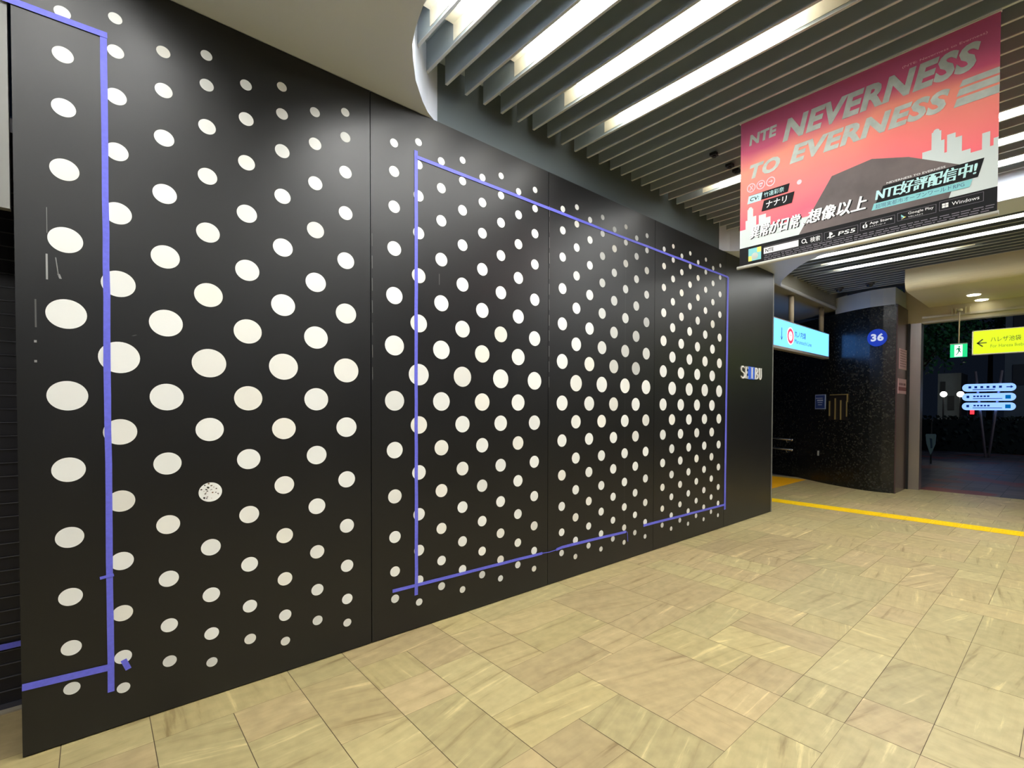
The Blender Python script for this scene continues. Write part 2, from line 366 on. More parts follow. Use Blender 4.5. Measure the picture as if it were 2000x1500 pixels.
# ------------------------------------------------------------------ masking tape
tape_m = mat('blue_tape', (.14,.15,.76), .55, noise=.08, nscale=60)
def tape(label, pts, wd=.024, y=WY-.0035, loc=None, wob=.0012):
    """Strip following (x, z) points on the wall, width wd."""
    P = []
    for a, b in zip(pts, pts[1:]):
        n = max(1, int(math.hypot(b[0]-a[0], b[1]-a[1])/.15))
        for q in range(n): t = q/n; P.append((a[0]+(b[0]-a[0])*t, a[1]+(b[1]-a[1])*t))
    P.append(pts[-1])
    m = MB(); L = []; R = []
    for i_, p in enumerate(P):
        a = P[max(0,i_-1)]; b = P[min(len(P)-1,i_+1)]; d = Vector((b[0]-a[0], b[1]-a[1])).normalized(); nn = Vector((-d.y, d.x))
        hw = wd/2*(1+random.uniform(-.04,.04)); off = random.uniform(-wob, wob)
        L.append((p[0]+nn.x*(hw+off), p[1]+nn.y*(hw+off))); R.append((p[0]-nn.x*(hw-off), p[1]-nn.y*(hw-off)))
    n = len(P); i0 = 0
    for yy in (y, y+.0016):
        for q in range(n): m.v += [(L[q][0],yy,L[q][1]),(R[q][0],yy,R[q][1])]
    for q in range(n-1):
        a = 2*q
        m.f.append((a,a+1,a+3,a+2)); m.f.append((2*n+a,2*n+a+2,2*n+a+3,2*n+a+1))
        m.f.append((a,a+2,2*n+a+2,2*n+a)); m.f.append((a+1,2*n+a+1,2*n+a+3,a+3)); m.m += [0,0,0,0]
    m.f.append((0,2*n,2*n+1,1)); m.f.append((2*n-2,2*n-1,4*n-1,4*n-2)); m.m += [0,0]
    o = m.build('tape_strip', tape_m, None, (pts[0][0], y, pts[0][1]))
    return tag(o, label, 'tape', 'blue masking tape strips')
tape('blue tape running down along the second dot column of the leftmost panel', [(.050,3.20),(.048,1.7),(.047,.178)], .0235)
tape('short horizontal blue tape at the top left corner above the shutter', [(-.262,3.181),(.062,3.189)], .026, y=WY-.0055)
tape('horizontal blue tape from the bottom left panel edge to the long left vertical strip', [(-.230,.307),(.046,.296)], .029, y=WY-.0055)
tape('little diagonal blue tape scrap below a dot, beside the foot of the left vertical strip', [(.090,.312),(.108,.262)], .022)
tape('small blue tape tab crossing the left vertical strip', [(.014,.716),(.061,.722)], .013, y=WY-.0058)
tape('tall blue tape down the second panel, left side of the large outlined rectangle', [(1.571,3.222),(1.569,1.7),(1.568,.232)], .0235)
tape('long blue tape along the top of the large outlined rectangle', [(1.574,3.181),(3.7,3.172),(5.81,3.176)], .0235, y=WY-.0055)
tape('blue tape down the right side of the outlined rectangle, next to the plain panel', [(5.812,3.18),(5.786,.225)], .042)
tape('blue tape along the foot of the second panel, left piece of the bottom line', [(1.40,.301),(2.60,.290),(2.70,.290)], .0215, y=WY-.0055)
tape('twisted thin blue tape piece bridging the seam at the foot of the third panel', [(2.69,.290),(2.78,.283),(2.88,.288)], .006, y=WY-.0075)
tape('blue tape piece along the foot of the third panel, ending in a loose end', [(2.86,.288),(2.93,.297),(3.805,.281)], .0235, y=WY-.0055)
tape('loose tape end hanging down at the foot of the third panel', [(3.808,.283),(3.822,.272),(3.830,.18)], .006, y=WY-.0075)
tape('blue tape along the foot of the fourth panel, right piece of the bottom line', [(4.087,.296),(5.80,.288)], .0255, y=WY-.0058)
o = tape('blue tape across the dark roller shutter near the floor', [(-.9,.315),(-.235,.318)], .028, y=3.640)

# ------------------------------------------------------------------ shop name letters on the plain panel
white = mat('letter_white', (.85,.84,.80), .4); black = mat('letter_side', (.02,.02,.02), .5)
sg = thing('wall_sign', 'white letters SEIBU with a blue square behind the I, on the plain black panel', 'sign', (6.47,WY,1.99))
def strokes(name, rects, mi=None):
    m = MB()
    for r in rects: m.box(r[0], r[1], WY-.014, WY-.0015, r[2], r[3], 0)
    return m.build(name, white, sg, (rects[0][0], WY, rects[0][2]))
zb, zt = 1.918, 2.078; th = .008
def ribbon(name, pts, yf=WY-.014):                        # pts: (x, z, width)
    m = MB(); n = len(pts); 
    for yy in (yf, WY-.0015):
        for q, (x, z, wd_) in enumerate(pts):
            a = pts[max(0,q-1)]; b = pts[min(n-1,q+1)]; d = Vector((b[0]-a[0], b[1]-a[1])).normalized()
            m.v += [(x-d.y*wd_/2, yy, z+d.x*wd_/2), (x+d.y*wd_/2, yy, z-d.x*wd_/2)]
    for q in range(n-1):
        a = 2*q
        m.f += [(a,a+1,a+3,a+2),(2*n+a,2*n+a+2,2*n+a+3,2*n+a+1),(a,a+2,2*n+a+2,2*n+a),(a+1,2*n+a+1,2*n+a+3,a+3)]; m.m += [0]*4
    m.f += [(0,2*n,2*n+1,1),(2*n-2,2*n-1,4*n-1,4*n-2)]; m.m += [0,0]
    return m
sp = []
for q in range(25):
    t = q/24; a = 1.15*math.pi*0
    # S curve
    if t < .5: an = math.radians(30+t*2*240); cx_, cz_ = 6.225, zt-.043; rx_, rz_ = .046, .039
    else: an = math.radians(90-(t-.5)*2*240); cx_, cz_ = 6.225, zb+.041; rx_, rz_ = .050, .039
    sp.append((cx_+rx_*math.cos(an), cz_+rz_*math.sin(an), .010+.016*math.exp(-((t-.5)/.16)**2)))
def arc(cx_, cz_, rx_, rz_, a0, a1, w0, w1, n=12):
    return [(cx_+rx_*math.cos(math.radians(a0+(a1-a0)*q/n)), cz_+rz_*math.sin(math.radians(a0+(a1-a0)*q/n)), w0+(w1-w0)*math.sin(math.pi*q/n)) for q in range(n+1)]
S_ = arc(6.225, zt-.041, .045, .037, 25, 270, .009, .022)+arc(6.225, zb+.041, .049, .037, 90, -155, .009, .026)[1:]
ribbon('letter', S_).build('letter', white, sg, (6.225,WY,1.998))
strokes('letter', [(6.300,6.326,zb,zt),(6.288,6.372,zb,zb+th),(6.288,6.372,zt-th,zt),(6.326,6.357,1.995,2.003),(6.366,6.373,zb,zb+.035),(6.366,6.373,zt-.032,zt),(6.352,6.357,1.982,2.016)])
m = MB(); m.box(6.383,6.565,WY-.008,WY-.0012,1.912,2.084); m.build('blue_square', mat('logo_blue', (.03,.10,.55), .3, emit=.08, ecol=(.05,.2,1)), sg, (6.474,WY,1.912))
strokes('letter', [(6.462,6.488,zb+.004,zt-.004),(6.447,6.503,zb+.004,zb+.011),(6.447,6.503,zt-.011,zt-.004)][0:3]).location.y -= .008
m = ribbon('B', arc(6.605, zt-.040, .050, .036, 90, -90, .009, .024)); m2 = ribbon('B', arc(6.605, zb+.042, .060, .038, 90, -90, .009, .026))
b = MB(); b.v = m.v+m2.v; b.f = m.f+[tuple(i+len(m.v) for i in f) for f in m2.f]; b.m = m.m+m2.m
b.box(6.582,6.608,WY-.014,WY-.0015,zb,zt); b.box(6.572,6.606,WY-.0141,WY-.0015,zb,zb+th); b.box(6.572,6.606,WY-.0141,WY-.0015,zt-th,zt)
b.build('letter', white, sg, (6.60,WY,zb))
m = ribbon('U', [(6.712,zt,.026),(6.712,zb+.06,.026)]+arc(6.742, zb+.05, .030, .045, 180, 360, .024, .012)+[(6.772,zt,.009)])
m.box(6.695,6.731,WY-.0141,WY-.0015,zt-th,zt); m.box(6.757,6.787,WY-.0141,WY-.0015,zt-th,zt)
m.build('letter', white, sg, (6.74,WY,zb))

# ------------------------------------------------------------------ linear ceiling lights
tube_m = mat('lamp_tube', (1,1,1), .5, emit=LAMP, ecol=(1,.995,.965)); tray_m = mat('lamp_tray', (.8,.77,.66), .45)
def lamp(cell, y1, y0, label, tray=.45, group='linear lights between the ceiling fins', wd=.118):
    x = F0+(cell+.5)*FP; t = thing('linear_light', label, 'ceiling light', (x,(y0+y1)/2,3.80), group)
    m = MB(); m.box(x-wd/2, x+wd/2, y0, y1, 3.748, 3.768); m.build('diffuser', tube_m, t, (x,(y0+y1)/2,3.75))
    m = MB(); m.box(x-.068, x+.068, y0-tray, y1+tray*.55, 3.848, 3.855); m.box(x-.03, x+.03, y0+.03, y1-.03, 3.768, 3.848); m.box(x-.0692, x-.066, y0-tray, y1+tray*.55, 3.75, 3.848); m.box(x+.066, x+.0692, y0-tray, y1+tray*.55, 3.75, 3.848)
    m.build('tray', tray_m, t, (x,(y0+y1)/2,3.79))
L_ = 'white linear light between the ceiling fins, '
lamp(-3, 2.43, 1.22, L_+'tucked next to the curved beam, leftmost of all')
lamp(-2, 2.43, 1.22, L_+'second from the curved beam, touching the leftmost one')
lamp(1, 2.43, .0, L_+'third from the curved beam')
lamp(4, 2.43, .0, L_+'fourth from the curved beam')
lamp(7, 2.45, 1.26, L_+'ending left of the hanging banner in open view')
lamp(17, 2.48, 1.28, L_+'cut off by the left banner edge')
lamp(20, 1.95, -.8, L_+'uppermost of the three right of the banner')
lamp(23, 1.25, -1.2, L_+'middle of the three right of the banner')
lamp(26, 1.25, -1.2, L_+'lowest of the three right of the banner')
L2 = 'white linear light beyond the second beam, '
lamp(37, 2.68, -2.2, L2+'nearest of three, just below the banner foot', .3, 'linear lights beyond the second beam')
lamp(40, 2.63, -2.2, L2+'middle of three', .3, 'linear lights beyond the second beam')
lamp(43, 2.60, 1.29, L2+'farthest and shortest of three, by the beige soffit', .3, 'linear lights beyond the second beam')
for cell, y1 in ((-10,2.45),(-13,2.45),(-16,2.45),(-19,2.45),(-10,-.3),(-13,-.3),(-16,-.3),(-19,-.3),(-2,-.6),(1,-1.2),(7,-2.2)):  # fixtures out of view, added to light the floor and hoarding
    lamp(cell, y1, y1-1.2, 'white linear light overhead, unseen and added for illumination', group='unseen linear lights added overhead')

# ------------------------------------------------------------------ small ceiling fittings
dk = mat('fitting_black', (.015,.015,.018), .4)
for (x, y), lb in (((3.95,2.24),'small black sensor under the fins, nearest of three left of the banner'),((4.23,2.24),'small black sensor under the fins, middle of three left of the banner'),((4.37,2.245),'small black sensor under the fins, farthest of three left of the banner')):
    m = MB(); m.box(x-.028,x+.028,y-.03,y+.03,FIN-.004,FIN+.02); m.tube((x,y,FIN-.004),(x,y,FIN-.016),.018,12)
    tag(m.build('ceiling_sensor', dk, None, (x,y,FIN)), lb, 'sensor', 'sensors under the fins')
for (x, y), lb in (((10.37,3.05),'small dark dome camera on the ceiling above the mosaic wall, left one'),((10.35,2.55),'small dark dome camera on the ceiling above the mosaic wall, right one')):
    x -= .5
    t = thing('dome_camera', lb, 'camera', (x,y,FIN), 'dome cameras on the far ceiling')
    m = MB(); m.tube((x,y,FIN+.01),(x,y,FIN-.03),.075,20); m.build('base', mat('cam_base',(.10,.10,.10),.4), t, (x,y,FIN))
    m = MB(); m.ball((x,y,FIN-.03),.055,0,(1,1,.8)); m.build('dome', dk, t, (x,y,FIN), smooth=True)

# ------------------------------------------------------------------ hanging banner
BX = 3.66; YL, YR = 1.846, .325; ZT, ZBt = 3.725, 2.612; BW = YL-YR
bn = thing('hanging_banner', 'large pink advertising banner with white lettering hung from the ceiling fins', 'banner', (BX,(YL+YR)/2,ZBt))
U = Vector((0,-1,0)); V = Vector((0,0,1)); NB = Vector((-1,0,0))
pr = MB()
C_BG, C_WH, C_BK, C_CY, C_SIL, C_SKY, C_GR, C_OR, C_PK, C_YE, C_TE, C_BL, C_FN = range(13)
pr.box(BX, BX+.0012, YR, YL, ZBt, ZT, C_BG)
def bp_(u, v, l=.0): return Vector((BX-l, YL-u, 3.73-v))
def poly(pts, mi, l): pr.face([bp_(u, v, l) for u, v in pts], mi)
def rect(u0, v0, u1, v1, mi, l, sk=0.0): poly([(u0,v1),(u1,v1),(u1+sk,v0),(u0+sk,v0)], mi, l)
def btext(s, u, v, wd, ht, mi, l, bold=.0, shear=.0, slope=0): text(pr, s, bp_(u, v), U, V, wd, ht, mi, bold, shear, l, slope)
def disc(u, v, r, mi, l, n=28, ru=None): poly([(u+(ru or r)*math.cos(6.2832*k/n), v-r*math.sin(6.2832*k/n)) for k in range(n)], mi, l)
def ring(u, v, r, t, mi, l, n=28):
    for k in range(n):
        a, b = 6.2832*k/n, 6.2832*(k+1)/n
        poly([(u+r*math.cos(a), v-r*math.sin(a)),(u+r*math.cos(b), v-r*math.sin(b)),(u+(r-t)*math.cos(b), v-(r-t)*math.sin(b)),(u+(r-t)*math.cos(a), v-(r-t)*math.sin(a))], mi, l)
# pale skyline and base
def sky(pts):
    poly(pts, C_SKY, .0015)
rect(.0, .86, BW, .985, C_SKY, .0012)
for u0, u1, v in ((.0,.045,.835),(.045,.075,.77),(.06,.105,.69),(.1,.13,.75),(.125,.15,.82),(.15,.205,.755),(.2,.24,.785),(.24,.30,.85),(.3,.42,.875),(1.17,1.215,.66),(1.215,1.262,.56),(1.255,1.278,.62),(1.29,1.33,.60),(1.33,1.36,.63),(1.36,1.40,.72),(1.40,1.452,.745),(1.45,1.485,.655),(1.485,1.5,.74),(1.5,BW,.70),(1.20,BW,.79),(1.16,1.36,.70)):
    rect(u0, v, u1, .9, C_SKY, .0013+u0*.0002)
for u, r_ in ((.083,.016),(1.238,.016)): disc(u, {.083:.69,1.238:.56}[u], r_, C_SKY, .0017)
# big lettering
btext('NTE', .068, .205, .212, .080, C_SIL, .0022, .045, .12, .02)
btext('NEVERNESS', .322, .274, 1.115, .158, C_SIL, .0022, .045, .25)
btext('TO', .074, .462, .232, .108, C_SIL, .0022, .045, .25)
btext('EVERNESS', .375, .452, .925, .128, C_SIL, .0022, .045, .25)
for v0, v1, u0 in ((.312,.346,1.343),(.358,.397,1.330),(.410,.456,1.318)): poly([(u0,v1),(BW,v1),(BW,v0),(u0+.015,v0)], C_SIL, .0018)
btext('(NTE: Neverness to Everness)', 1.06, .104, .405, .018, C_PK, .0018)
# plain charcoal shape in the lower middle
poly([(.44,.985),(.66,.63),(.90,.60),(1.10,.66),(1.36,.80),(1.30,.985)], C_GR, .0024)
# three icons
for u in (.088,.163,.238): ring(u, .528, .034, .007, C_PK, .002)
for a in (1,-1):
    poly([(.088-.015,.528-a*.018),(.088-.010,.528-a*.021),(.088+.015,.528+a*.015),(.088+.010,.528+a*.019)], C_PK, .0022)
disc(.156,.522,.010,C_PK,.0022); disc(.170,.522,.010,C_PK,.0022); poly([(.146,.526),(.163,.548),(.180,.526)], C_PK, .0022)
rect(.222,.524,.243,.532,C_PK,.0022); poly([(.240,.514),(.240,.542),(.256,.528)], C_PK, .0022)
disc(.445,.600,.017,C_PK,.0022)
# voice-credit tabs
rect(.060,.585,.366,.643,C_BK,.0022,.012); rect(.058,.588,.165,.646,C_CY,.0024,.012)
btext('CV:', .080,.632,.072,.030,C_BK,.0028,.02,.15); btext('竹達彩奈', .188,.632,.150,.036,C_CY,.0028,.0)
rect(.170,.655,.395,.732,C_BK,.0026,.018); btext('ナナリ', .205,.716,.155,.048,C_WH,.003,.015,.1)
# slogan with its shadow
for dx, mi, l in ((.008,C_BK,.003),(0,C_WH,.0034)):
    [btext(w_, u_+dx+e_, .918+dx*.6+e_*.5-o_, ww_, hh_, mi, l+(e_+.003)*.03, .004, .25) for e_ in (-.003,0,.003) for w_, u_, ww_, hh_, o_ in (('異常が日常',.080,.375,.092,0),('、',.462,.022,.024,0),('想像以上',.498,.375,.094,.002))]
# release line
poly([(.925,.895),(1.435,.895),(1.462,.795),(.965,.795)][0:4], C_BK, .003)
[btext('NTE好評配信中!', .925+e_, .880, .505, .078, C_CY, .0036+(e_+.003)*.03, .004, .15) for e_ in (-.003,0,.003)]
btext('NEVERNESS TO EVERNESS', .985, .790, .30, .012, C_WH, .0034)
poly([(.903,.935),(1.398,.940),(1.412,.898),(.916,.894)], C_TE, .0034)
btext('超現実都市オープンワールドRPG', .925, .930, .45, .028, C_BL, .0038, .0)
# black footer with store badges
rect(0,.975,BW,1.118,C_BK,.003)
rect(.072,.993,.172,1.088,C_TE,.0034); rect(.14,.993,.172,1.03,C_YE,.0036); rect(.072,1.05,.10,1.088,C_YE,.0036); disc(.122,1.055,.026,C_SIL,.0038)
rect(.192,1.012,.445,1.056,C_WH,.0034); btext('NTE', .205,1.047,.062,.026,C_BK,.0038,.02)
ring(.482,1.030,.016,.005,C_WH,.0034); poly([(.492,1.038),(.496,1.034),(.507,1.046),(.503,1.050)], C_WH, .0034); btext('検索', .525,1.050,.066,.036,C_WH,.0034,.0)
def frame(u0, v0, u1, v1):
    t = .002
    for a in ((u0,v0,u1,v0+t),(u0,v1-t,u1,v1),(u0,v0,u0+t,v1),(u1-t,v0,u1,v1)): rect(*a, C_FN, .0034)
frame(.196,1.004,.604,1.064); frame(.617,1.004,.826,1.060); frame(.838,.997,1.033,1.050); frame(1.046,.992,1.244,1.043); frame(1.258,.986,1.462,1.040)
poly([(.650,1.050),(.650,1.010),(.662,1.013),(.672,1.022),(.668,1.032),(.660,1.030),(.660,1.053)], C_WH, .0036); poly([(.633,1.046),(.648,1.038),(.648,1.043),(.640,1.048)], C_WH, .0036); poly([(.662,1.045),(.680,1.038),(.688,1.042),(.664,1.050)], C_WH, .0036)
btext('PS5', .705,1.047,.105,.026,C_WH,.0036,.01,.1)
disc(.862,1.026,.012,C_WH,.0036,20,.0095); disc(.871,1.026,.012,C_WH,.0036,20,.0095); poly([(.866,1.012),(.869,1.003),(.875,1.001),(.872,1.009)], C_WH, .0036)
btext('App Store', .893,1.026,.125,.020,C_WH,.0036,.01); btext('からダウンロード', .893,1.040,.09,.009,C_WH,.0036)
poly([(1.066,1.038),(1.066,1.018),(1.078,1.028)], C_BL, .0036); poly([(1.066,1.018),(1.078,1.028),(1.084,1.023),(1.066,1.006)], C_TE, .0037); poly([(1.066,1.038),(1.078,1.028),(1.084,1.023),(1.092,1.026)], C_YE, .0036)
btext('Google Play', 1.103,1.020,.128,.020,C_WH,.0036,.005); btext('で手に入れよう', 1.103,1.036,.075,.010,C_WH,.0036)
for a, b in ((0,0),(1,0),(0,1),(1,1)): rect(1.272+a*.016,1.000+b*.014,1.286+a*.016,1.012+b*.014,C_WH,.0036)
btext('Windows', 1.318,1.023,.125,.020,C_WH,.0036)
rr = random.Random(3)
for row in range(3):
    u = .195 if row else .20
    while u < 1.48:
        wd_ = rr.uniform(.01,.05); rect(u, 1.070+row*.0135, u+wd_, 1.075+row*.0135, C_FN, .0034); u += wd_+rr.uniform(.004,.012)
bm_mats = [m_poster(), mat('ink_white',(.85,.85,.83),.6), mat('ink_black',(.012,.012,.013),.75,spec=.2), mat('ink_cyan',(.50,.80,.80),.6), mat('ink_silver',(.50,.53,.47),.5,noise=.15,nscale=14),
           mat('ink_pale',(.62,.68,.66),.6), mat('ink_charcoal',(.12,.09,.085),.6,noise=.3,nscale=4), mat('ink_orange',(.80,.18,.07),.6,noise=.35,nscale=3), mat('ink_pink',(.95,.55,.60),.6),
           mat('ink_yellow',(.85,.75,.15),.6), mat('ink_teal',(.22,.58,.60),.6), mat('ink_navy',(.06,.10,.20),.6), mat('ink_lilac',(.16,.14,.17),.6)]
pr.build('fabric', bm_mats, bn, (BX,(YL+YR)/2,ZBt), recalc=False)
rail = mat('rail_white', (.72,.70,.62), .3)
m = MB(); m.box(BX-.008,BX+.010,YR-.004,YL+.012,ZT-.004,ZT+.022); m.build('top_rail', rail, bn, (BX,(YL+YR)/2,ZT))
m = MB(); m.tube((BX,YR-.006,ZBt-.004),(BX,YL+.02,ZBt-.004),.0125,16); m.build('bottom_rail', rail, bn, (BX,(YL+YR)/2,ZBt), smooth=True)

# ------------------------------------------------------------------ blue station sign
def sign_box(name, label, c, ux, wd, ht, th_, face_mat, group=None):
    pass
yb = 3.40; bs = thing('subway_sign', 'glowing light blue station sign with a down arrow and red ring, hung before the stairs', 'sign', (9.1,yb+.06,2.55))
cy = mat('sign_cyan', (.02,.05,.08), .4, emit=1.45, ecol=(.085,.30,.85))
m = MB(); m.box(7.72,10.45,yb+.004,yb+.11,2.55,2.985); m.build('light_box', cy, bs, (9.1,yb+.06,2.77))
m = MB()
for b_ in ((7.70,10.47,yb,yb+.115,2.985,3.0),(7.70,10.47,yb,yb+.115,2.505,2.55),(10.45,10.47,yb,yb+.115,2.55,2.985),(7.70,7.72,yb,yb+.115,2.55,2.985)): m.box(*b_)
m.build('frame', mat('sign_frame',(.35,.32,.28),.4,metal=.3), bs, (9.1,yb+.06,2.77))
rod_m = mat('hanger_paint',(.45,.38,.28),.45)
for x in (8.75,10.20):
    m = MB(); m.tube((x,yb+.06,3.0),(x,yb+.06,TOP+.0),.045,14); m.build('hanger', rod_m, bs, (x,yb+.06,3.24), smooth=True)
lt = MB(); lt2 = MB(); ar = MB(); g = ar; XU = Vector((1,0,0)); nb = Vector((0,-1,0))
def sp_(x, z, l=.003): return Vector((x, yb-l+.004, z))
g.face([sp_(8.212,2.86),sp_(8.236,2.86),sp_(8.236,2.70),sp_(8.212,2.70)][::-1],0)
g.face([sp_(8.224,2.645),sp_(8.27,2.72),sp_(8.30,2.745),sp_(8.224,2.69),sp_(8.148,2.745),sp_(8.178,2.72)][::-1],0)
def disc2(cx_, cz_, r, mi, l, n=28):
    g.face([sp_(cx_+r*math.cos(6.2832*k/n), cz_+r*math.sin(6.2832*k/n), l) for k in range(n)], mi)
g = MB(); disc2(8.585,2.757,.150,1,.003); disc2(8.585,2.757,.128,2,.004); disc2(8.585,2.757,.080,1,.005)
text(g,'M',(8.545,yb-.003,2.727),XU,V,.08,.06,2,.0)
text(lt,'丸ノ内線',(8.76,yb-.001,2.760),XU,V,.50,.115,0,.01); text(lt2,'Marunouchi Line',(8.76,yb-.001,2.655),XU,V,.78,.072,0,.0)
sg_d = mat('sign_ink',(.01,.04,.12),.6); 
lt.build('lettering', sg_d, bs, (9.1,yb,2.82), recalc=False); lt2.build('lettering', sg_d, bs, (9.1,yb,2.69), recalc=False); ar.build('arrow', sg_d, bs, (8.22,yb,2.75), recalc=False)
g.build('line_emblem', [sg_d, mat('sign_white_glow',(.8,.9,.95),.5,emit=.42,ecol=(.75,.92,1)), mat('sign_red_glow',(.8,.05,.12),.5,emit=.34,ecol=(.9,.03,.10))], bs, (9.1,yb,2.77), recalc=False)

# ------------------------------------------------------------------ exit number, plate, niche on the mosaic wall
en = thing('exit_number_sign', 'round blue sign with white number 36 on the black mosaic wall', 'sign', (10.33,2.54,2.82))
m = MB(); m.tube((10.334,2.54,2.82),(10.31,2.54,2.82),.158,48); m.build('disc', mat('plate_blue',(.008,.045,.50),.35,emit=.10,ecol=(.0,.05,.6)), en, (10.31,2.54,2.82))
m = MB(); text(m,'36',(10.308,2.64,2.755),U,V,.205,.14,0,.045); m.build('digits', mat('digit_white',(.75,.80,.9),.5,emit=.12), en, (10.308,2.54,2.82), recalc=False)
def on_wall(y):                                                   # x of the mosaic wall face at y
    for (xa, ya), (xb, yb_) in zip(crv, crv[1:]):
        if ya <= y <= yb_: t = (y-ya)/(yb_-ya); return xa+(xb-xa)*t, Vector((xb-xa, yb_-ya, 0)).normalized()
    return crv[-1][0], Vector((0,1,0))
def wall_plate(mb_, yc, zc, wd_, ht_, t, mi, out=.0):
    x, d = on_wall(yc); n_ = Vector((-d.y, d.x, 0)); c = Vector((x,yc,zc))+n_*(out+t)
    P = [c-d*wd_/2-V*ht_/2, c+d*wd_/2-V*ht_/2, c+d*wd_/2+V*ht_/2, c-d*wd_/2+V*ht_/2]
    mb_.plate(P, n_, t, mi); return c, -d, n_
m = MB(); c, du, nn = wall_plate(m, 3.66, 1.665, .30, .30, .012, 1, .003); c2, _, _ = wall_plate(m, 3.66, 1.665, .265, .265, .013, 0, .004)
for i_ in range(4): wall_plate(m, 3.66+(.0 if i_ else .02), 1.74-i_*.045, .20-.03*i_, .014 if i_ != 1 else .026, .014, 2, .005)
tag(m.build('wall_plaque', [mat('plaque_blue',(.02,.05,.22),.4), mat('plaque_rim',(.30,.36,.55),.4), mat('plaque_ink',(.5,.55,.7),.5)], None, (10.82,3.66,1.665)), 'small square blue plaque on the black mosaic wall, below the glowing station sign', 'plaque')
nc = thing('niche_grille', 'dark opening with thin brass bars in the black mosaic wall, right of the blue plaque', 'grille', (10.65,3.25,1.3))
m = MB(); wall_plate(m, 3.255, 1.55, .46, .50, .004, 0, .002); m.build('opening', mat('niche_black',(.006,.004,.004),.6), nc, (10.65,3.25,1.3))
brass = mat('brass', (.55,.42,.16), .3, metal=.7)
m = MB(); wall_plate(m, 3.245, 1.80, .40, .018, .02, 0, .006); wall_plate(m, 3.055, 1.73, .02, .16, .02, 0, .006); m.build('frame', brass, nc, (10.65,3.25,1.8))
for y_, h_, zc in ((3.435,.30,1.53),(3.31,.42,1.52),(3.19,.38,1.50),(3.065,.30,1.52)):
    m = MB(); wall_plate(m, y_, zc, .020, h_, .02, 0, .006); m.build('bar', brass, nc, (10.6,y_,zc))
m = MB(); wall_plate(m, 3.70, .60, .035, .10, .015, 0, .002)
tag(m.build('wall_switch', mat('switch_grey',(.45,.45,.42),.4), None, (10.84,3.70,.60)), 'tiny pale vertical fitting low on the black mosaic wall', 'switch')
# handrail
hr = thing('handrail', 'two-bar steel handrail whose ends stick out behind the plain black panel', 'handrail', (10.8,4.6,.7))
hm = mat('rail_steel',(.6,.6,.56),.25,metal=.9)
for z_ in (.845, .625):
    m = MB(); a = Vector((10.93,4.27,z_)); b2 = Vector((11.26,5.05,z_+.01)); b3 = Vector((11.42,6.0,z_+.01))
    m.tube(a, b2, .019, 14); m.tube(b2, b3, .019, 14); m.ball(a, .028, 0); m.build('bar', hm, hr, a, smooth=True)
for y_ in (4.42, 5.3):
    x, d = on_wall(y_)
    for z_ in (.845,.625):
        m = MB(); xr_ = 10.93+(y_-4.27)*.42 if y_ < 5 else 11.30
        m.tube((xr_,y_,z_-.01),(xr_+.03,y_,z_-.06),.009,10); m.tube((xr_+.03,y_,z_-.06),(x+.005,y_,z_-.06),.009,10); m.build('bracket', hm, hr, (xr_,y_,z_), smooth=True)
# notices on the polished return
pk = mat('notice_pink',(.55,.33,.34),.6); ink = mat('notice_ink',(.16,.06,.06),.6); red = mat('notice_red',(.20,.05,.05),.6)
m = MB(); m.box(10.50,11.03,2.228,2.2355,2.25,2.62,0)
for r_ in range(7):
    x = 10.55
    while x < 10.97: wd_ = rr.uniform(.03,.10); m.box(x,min(x+wd_,10.99),2.2265,2.2279,2.575-r_*.046,2.590-r_*.046,1); x += wd_+.025
tag(m.build('notice', [pk, ink], None, (10.76,2.23,2.43)), 'upper pink notice sheet full of small writing, on the dark return beside the door jamb', 'notice', 'notices beside the door')
m = MB(); m.box(10.44,11.03,2.228,2.2355,1.80,2.075,0); m.box(10.45,11.02,2.2265,2.2279,1.855,1.925,2)
for x in (10.50,10.60,10.70,10.82,10.90): m.box(x,x+.07,2.2265,2.2279,1.955,1.995,1)
tag(m.build('notice', [pk, ink, red], None, (10.73,2.23,1.93)), 'lower pale notice with a dark red band, on the dark return beside the door jamb', 'notice', 'notices beside the door')

# ------------------------------------------------------------------ exit sign, yellow sign, downlights
ex = thing('exit_sign', 'small glowing green and white emergency exit sign on a thin pole over the door', 'sign', (11.0,1.45,2.44))
m = MB(); m.box(10.985,11.03,1.338,1.572,2.44,2.665); m.build('light_box', mat('exit_green',(.0,.1,.05),.4,emit=.5,ecol=(.0,.62,.20)), ex, (11.0,1.45,2.44))
m = MB(); m.box(10.982,10.985,1.400,1.512,2.447,2.655,0)
gx = 10.9805
def eg(pts): m.face([Vector((gx, 1.456-a, 2.55+b_)) for a, b_ in pts], 1)
eg([(.010+.013*math.cos(t), .068+.013*math.sin(t)) for t in [k*.6283 for k in range(10)]])
eg([(-.018,.045),(.012,.052),(.022,.005),(.0,.0)]); eg([(-.018,.045),(-.038,.015),(-.030,.010),(-.008,.03)]); eg([(.012,.05),(.038,.02),(.03,.014),(.006,.036)])
eg([(.0,.005),(.02,.008),(.038,-.03),(.026,-.034)]); eg([(.0,.005),(-.012,-.04),(-.036,-.07),(-.028,-.078),(.0,-.045),(.014,.0)])
m.build('pictogram', [mat('exit_white',(.8,1,.9),.5,emit=.5,ecol=(.72,1,.9)), mat('exit_figure',(.0,.25,.12),.5,emit=.05,ecol=(0,.6,.3))], ex, (10.98,1.456,2.55), recalc=False)
m = MB(); m.box(10.983,11.035,1.334,1.576,2.665,2.680); m.build('top_cap', mat('cap_grey',(.4,.45,.42),.4), ex, (11.0,1.45,2.67))
m = MB(); m.tube((11.01,1.455,2.68),(11.01,1.455,3.262),.011,12); m.build('pole', mat('pole_cream',(.62,.52,.40),.4), ex, (11.01,1.455,2.68), smooth=True)
